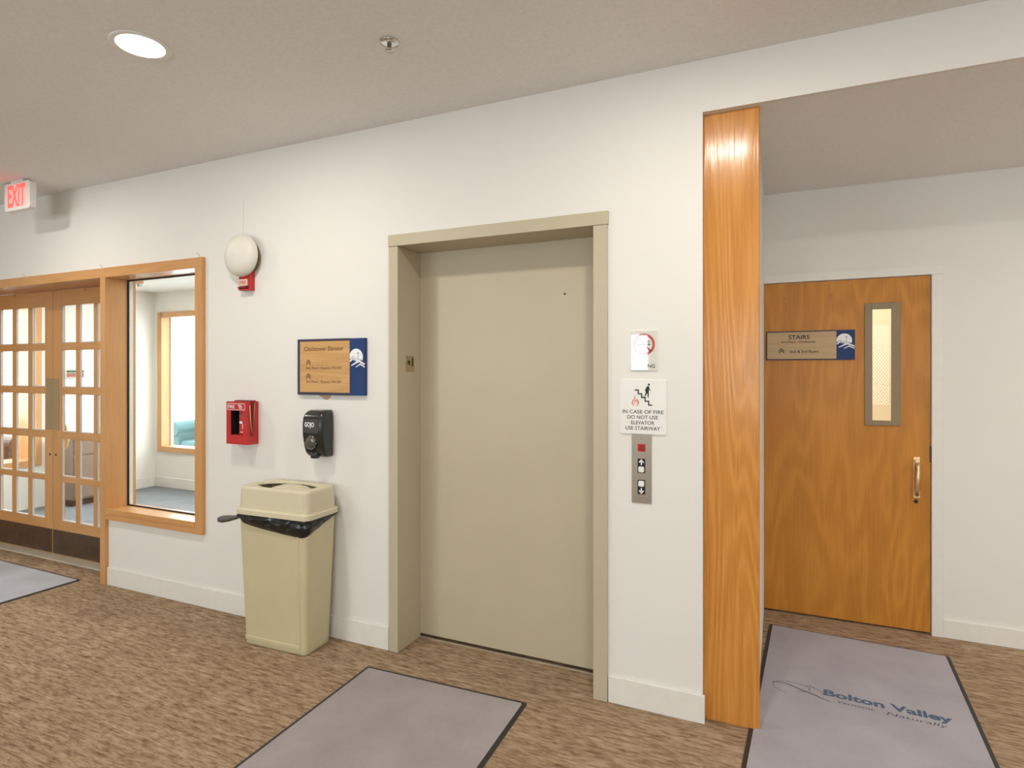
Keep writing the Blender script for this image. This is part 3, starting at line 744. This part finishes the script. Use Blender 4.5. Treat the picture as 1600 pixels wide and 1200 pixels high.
# ------------------------------------------------------------------ bin
t = thing('trash_bin', 'beige slim bin with a lidded top and a black liner', 'trash can', (-2.49, 2.49, 0))
ca, sa = math.cos(math.radians(2)), math.sin(math.radians(2))
def R2(u, v, z, cx=-2.483, cy=2.484): return (cx + u * ca - v * sa, cy + u * sa + v * ca, z)
def can_ring(z, w, d, rad, dy=0): return [R2(u, v + dy, z) for u, v in rrect_pts(-w / 2, w / 2, -d / 2, d / 2, rad, 5)]
rg = []
for z, k in ((0, -.012), (.008, 0), (.03, 0)): rg.append(can_ring(z, .426 + k, .198 + k, .024))
for i in range(1, 9):
    z = .03 + (.74 - .03) * i / 8; rg.append(can_ring(z, .426 + .048 * i / 8, .198 + .044 * i / 8, .024, .0))
MB().rings(rg).build('body', 'beige', t, smooth=True)
# raised border that frames the sunk front panel
fr = MB()
def on_front(u, z, o):
    d = .198 + .044 * max(0, (z - .03) / .71); return R2(u, -d / 2 - o, z)
for (u0, u1, z0_, z1_) in ((-.203, .180, .03, .052), (.170, .182, .052, .655)):
    pts = [on_front(u0, z0_, -.004), on_front(u1, z0_, -.004), on_front(u1, z1_, -.004), on_front(u0, z1_, -.004)]
    pto = [on_front(u0, z0_, .0035), on_front(u1, z0_, .0035), on_front(u1, z1_, .0035), on_front(u0, z1_, .0035)]
    fr.rings([pts, pto])
fr.build('front_rib', 'beige', t, bev=.003)
# liner: film folded out under the lid, hanging in a swag
NB = 96
def perim(w, d, rad): return dense(rrect_pts(-w / 2, w / 2, -d / 2, d / 2, rad, 8))
base_p = perim(.490, .254, .034); lr = []
NP = len(base_p)
def drop(u, v):
    e = .040
    if v < -.05: e = .052 + .056 * max(0, min(1, (u + .24) / .42)) ** .6
    if u > .2 and v > -.12: e = .106 - .085 * (v + .118) / .23
    if u < -.2: e = .035
    return max(.014, e)
def wrinkle(a, f):
    return (.55 * math.sin(f * 9 + 2.2 * math.sin(a * 2.3) + a * 5) + .35 * math.sin(f * 17 - a * 7 + 1.5 * math.sin(a * 5)) + .3 * math.sin(a * 19 + f * 11))
NF = 16
for j in range(NF + 1):
    f = j / NF; ring = []
    for i, (u, v) in enumerate(base_p):
        d = drop(u, v); a = i / NP * 2 * PI
        puff = -.006 + .018 * math.sin(PI * min(1, f * .93 + .05)) + .0055 * wrinkle(a, f) * math.sin(PI * min(1, f * .9 + .1))
        if j == NF: puff = -.007
        nx, ny = (u / .245) ** 5, (v / .127) ** 5
        nl = math.hypot(nx, ny) or 1
        z = .735 - d * f
        tap = 1 - .035 * f * d / .1
        ring.append(R2(u * tap + nx / nl * puff, v * tap + ny / nl * puff, z))
    lr.append(ring)
MB().rings(lr, False, False).build('liner', 'bag', t, smooth=True)
MB().tube([R2(-.22, -.09, .712), R2(-.238, -.100, .704), R2(-.25, -.115, .698), R2(-.285, -.14, .694), R2(-.315, -.155, .690), R2(-.335, -.165, .688)], [.012, .010, .011, .018, .020, .012], 12).build('liner_tail', 'bagtail', t, smooth=True)
# lid: flange, box-shaped hood, oval opening with a curved chute
LP = dense(rrect_pts(-1, 1, -1, 1, .12, 6), .08)
def lid_ring(z, w, d, rad):
    # the same number of points on every ring: unit square with round corners, scaled, corner radius kept by a superellipse blend
    out = []
    for u, v in LP:
        cu = max(0, abs(u) - .88) / .12; cv = max(0, abs(v) - .88) / .12
        x = (abs(u) if abs(u) <= .88 else 0); y = (abs(v) if abs(v) <= .88 else 0)
        x = x / .88 * (w / 2 - rad) if abs(u) <= .88 else (w / 2 - rad) + rad * cu
        y = y / .88 * (d / 2 - rad) if abs(v) <= .88 else (d / 2 - rad) + rad * cv
        out.append(R2(math.copysign(x, u), math.copysign(y, v), z))
    return out
lid = [lid_ring(.724, .512, .272, .044), lid_ring(.748, .512, .272, .044), lid_ring(.754, .504, .264, .044), lid_ring(.756, .486, .248, .042), lid_ring(.860, .478, .242, .042), lid_ring(.869, .473, .237, .042), lid_ring(.873, .463, .228, .040)]
lm = MB(); lm.rings(lid, True, False)
def oval(z, a_, b_):
    out = []
    for u, v in LP:
        an = math.atan2(v, u); out.append(R2(a_ * math.cos(an), b_ * math.sin(an), z))
    return out
lm.rings([lid[-1], oval(.873, .198, .098), oval(.871, .194, .094), oval(.862, .190, .091)], False, False)
lm.build('lid', 'beigelid', t, bev=0, smooth=False)
ch = MB(); rr_ = []
for i in range(13):
    f = i / 12; row = []
    for k in range(17):
        u = -.62 + 1.6 * k / 16; v = -.098 + .196 * f
        edge = max(0, 1 - (u * .19 / .19) ** 2 - (v / .10) ** 2)
        row.append(R2(u * .19, v, .795 + .072 * min(1, math.sqrt(edge) * 1.35) * min(1, (u + .62) / .35 + .25)))
    rr_.append(row)
ch.rings(rr_, False, False, close=False); ch.build('swing_flap', 'beigelid', t, smooth=True)

# ------------------------------------------------------------------ floor mats
def mat_at(label, c, rot, x0, x1, y0, y1, pile):
    """mat whose own axes are rotated by rot; x0..y1 are local extents about c"""
    t = thing('floor_mat', label, 'floor mat', (c[0], c[1], 0)); t.rotation_euler.z = rot
    o = MB().rrect(x0, x1, y0, y1, .0005, .005, .012, lambda u, v, z: (u, v, z)).build('rubber_border', 'rubber', None, bev=.001); o.parent = t
    o = MB().rrect(x0 + .018, x1 - .018, y0 + .018, y1 - .018, .005, .009, .01, lambda u, v, z: (u, v, z)).build('pile', pile, None, bev=.001); o.parent = t
    return t
mat_at('grey floor mat in front of the elevator door', (-1.47, 2.446), math.radians(1.6), -.435, .435, -1.50, .012, 'mat')
mat_at('pale grey floor mat in front of the glazed double doors', (-4.585, 2.60), math.radians(-.6), -1.52, .012, -.92, .012, 'greymat')
t = mat_at('blue grey floor mat lettered Bolton Valley before the stair door', (.385, 3.80), math.radians(-3.2), -.435, .435, -1.50, .012, 'bluemat')
def build_local(q, name, mat, parent):
    me = q.build(name, mat, None, recalc=False); me.parent = parent; return me
FZ = lambda u, v: (u, v, .0096)
q = MB(); q.text('Bolton Valley', -.155, .335, -.722, .052, FZ, .035); build_local(q, 'lettering', 'matblue', t)
SL = lambda u, v: (u + (v + .77) * .3, v, .0096)
for a_ in (('Vermont.', -.105, .045, -.770, .026, SL, -.004), ('Naturally', .090, .305, -.775, .026, SL, -.004)):
    build_local(MB().text(*a_), 'tagline', 'matdark', t)
q = MB()
q.ribbon([(-.375, -.700), (-.31, -.692), (-.25, -.722), (-.19, -.745), (-.13, -.775)], [.003, .006, .006, .006, .004], FZ)
q.ribbon([(-.27, -.745), (-.22, -.730), (-.17, -.757)], .003, FZ)
q.ribbon([(-.285 + .085 * math.cos(a), -.725 + .058 * math.sin(a)) for a in [PI * (.15 + 1.25 * i / 20) for i in range(21)]], .0025, FZ)
q.ribbon([(-.215, -.722), (-.212, -.662)], .002, FZ); q.ribbon([(-.23, -.675), (-.212, -.664), (-.19, -.682)], .002, FZ); q.ribbon([(-.205, -.665), (-.165, -.70), (-.155, -.727)], .002, FZ)
build_local(q, 'hills_mark', 'matdark', t)

# ------------------------------------------------------------------ ceiling fittings and light
LX = [(-4.5, 'left of the exit sign'), (-2.39, 'above the bin'), (-.28, 'in front of the oak column'), (1.83, 'at the right of the lobby')]
WARM = (1.0, .95, .87)
def downlight(x, y, label, power, z=CZ):
    t = thing('ceiling_light', label, 'ceiling light', (x, y, z), 'recessed lobby ceiling lights')
    MB().lathe([(.088, -.001), (.112, -.001), (.112, -.004), (.100, -.007), (.088, -.004)], (x, y, z), 'z', 48, False, False).build('trim_ring', 'white', t, smooth=True)
    MB().lathe([(.090, -.0005), (.090, -.003), (.03, -.0045), (.001, -.005)], (x, y, z), 'z', 40).build('lens', 'lamp', t, smooth=True)
    l = bpy.data.lights.new('downlight', 'AREA'); l.shape = 'DISK'; l.size = .17; l.energy = power; l.color = WARM
    o = bpy.data.objects.new('downlight', l); C.objects.link(o); o.location = (x, y, z - .012)
PW = 15
downlight(-4.5, 1.6, 'round recessed ceiling light in front of the exit sign', PW)
downlight(-2.38, 1.585, 'round recessed ceiling light at the top left of the view', PW)
downlight(-.28, 1.6, 'round recessed ceiling light in front of the oak column', PW)
downlight(1.83, 1.6, 'round recessed ceiling light in front of the stair alcove', PW)
downlight(2.75, 3.35, 'round recessed light in the alcove ceiling right of the stair door', 28, SZ)  # out-of-view lamp added to lift the alcove brightness
for x, w_ in ((-3.4, 'left'), (0.2, 'middle'), (3.2, 'right')):
    downlight(x, -1.8, 'round recessed ceiling light in the rear row, %s one' % w_, PW)  # out-of-view lamps added behind the camera for ambient light

t = thing('sprinkler_head', 'small ceiling sprinkler head in front of the elevator', 'sprinkler', (-1.435, 1.98, CZ))
MB().lathe([(.04, -.0005), (.038, -.006), (.02, -.010), (.012, -.010)], (-1.435, 1.98, CZ), 'z', 28).build('escutcheon', 'chrome', t, smooth=True)
MB().lathe([(.010, -.010), (.008, -.03), (.018, -.034), (.018, -.037), (.002, -.040)], (-1.435, 1.98, CZ), 'z', 20).build('nozzle', 'chrome', t, smooth=True)
t = thing('ceiling_vent', 'grey louvred air vent in the ceiling at the far left', 'vent', (-3.3, 1.2, CZ))
m = MB(); m.box(-3.60, -2.985, 1.06, 1.09, CZ - .012, CZ); m.box(-3.60, -2.985, 1.33, 1.36, CZ - .012, CZ); m.box(-3.60, -3.57, 1.09, 1.33, CZ - .012, CZ); m.box(-3.015, -2.985, 1.09, 1.33, CZ - .012, CZ)
m.build('frame', 'wire', t, bev=.002)
m = MB()
for i in range(9): m.prism([(1.10 + i * .026, CZ - .010), (1.104 + i * .026, CZ - .011), (1.12 + i * .026, CZ - .002), (1.116 + i * .026, CZ - .001)], lambda u, v, x: (x, u, v), -3.57, -3.015)
m.build('louvres', 'wire', t)

def area(name, loc, rot, sx, sy, power, col, portal=False):
    l = bpy.data.lights.new(name, 'AREA'); l.shape = 'RECTANGLE'; l.size = sx; l.size_y = sy; l.energy = power; l.color = col
    o = bpy.data.objects.new(name, l); C.objects.link(o); o.location = loc; o.rotation_euler = rot
    if portal: l.cycles.is_portal = True
    return o
# sky portals at the openings; the back-wall windows are added for fill and glare
for a0, a1, b0, b1 in HB:
    area('sky_portal', ((a0 + a1) / 2, -5.52, (b0 + b1) / 2), (PI / 2, 0, 0), a1 - a0, b1 - b0, 1, (1, 1, 1), True)
area('sky_portal', (XV - .4, 3.42, 1.36), (0, -PI / 2, 0), 1.7, .74, 1, (1, 1, 1), True)
area('vestibule_light', (-5.6, 4.05, 2.52), (0, 0, 0), .6, .6, 34, (1.0, .99, .94))  # unseen fill lamp added in place of the vestibule's daylight
area('vestibule_light', (-3.6, 4.05, 2.52), (0, 0, 0), .6, .6, 28, (.92, .97, 1.0))  # second added fill lamp, tinted like daylight
area('stairwell_light', (.7, 4.75, 2.6), (0, 0, 0), .5, .5, 25, (1, .96, .87))

W = bpy.data.worlds.new('sky'); SC.world = W; W.use_nodes = True
bg = W.node_tree.nodes['Background']; bg.inputs['Color'].default_value = (.90, .96, 1.0, 1); bg.inputs['Strength'].default_value = 7.0

# ------------------------------------------------------------------ camera
cam = bpy.data.cameras.new('camera'); co = bpy.data.objects.new('camera', cam); C.objects.link(co)
co.location = (0, 0, 1.505); co.rotation_euler = (PI / 2, 0, math.radians(24.2335))
cam.sensor_width = 36; cam.lens = 925 / 1600 * 36; cam.shift_y = -20 / 1600; cam.clip_start = .05
SC.camera = co
SC.view_settings.view_transform = 'Standard'; SC.view_settings.look = 'None'; SC.view_settings.gamma = 1; SC.view_settings.exposure = 0
SC.view_settings.use_curve_mapping = False
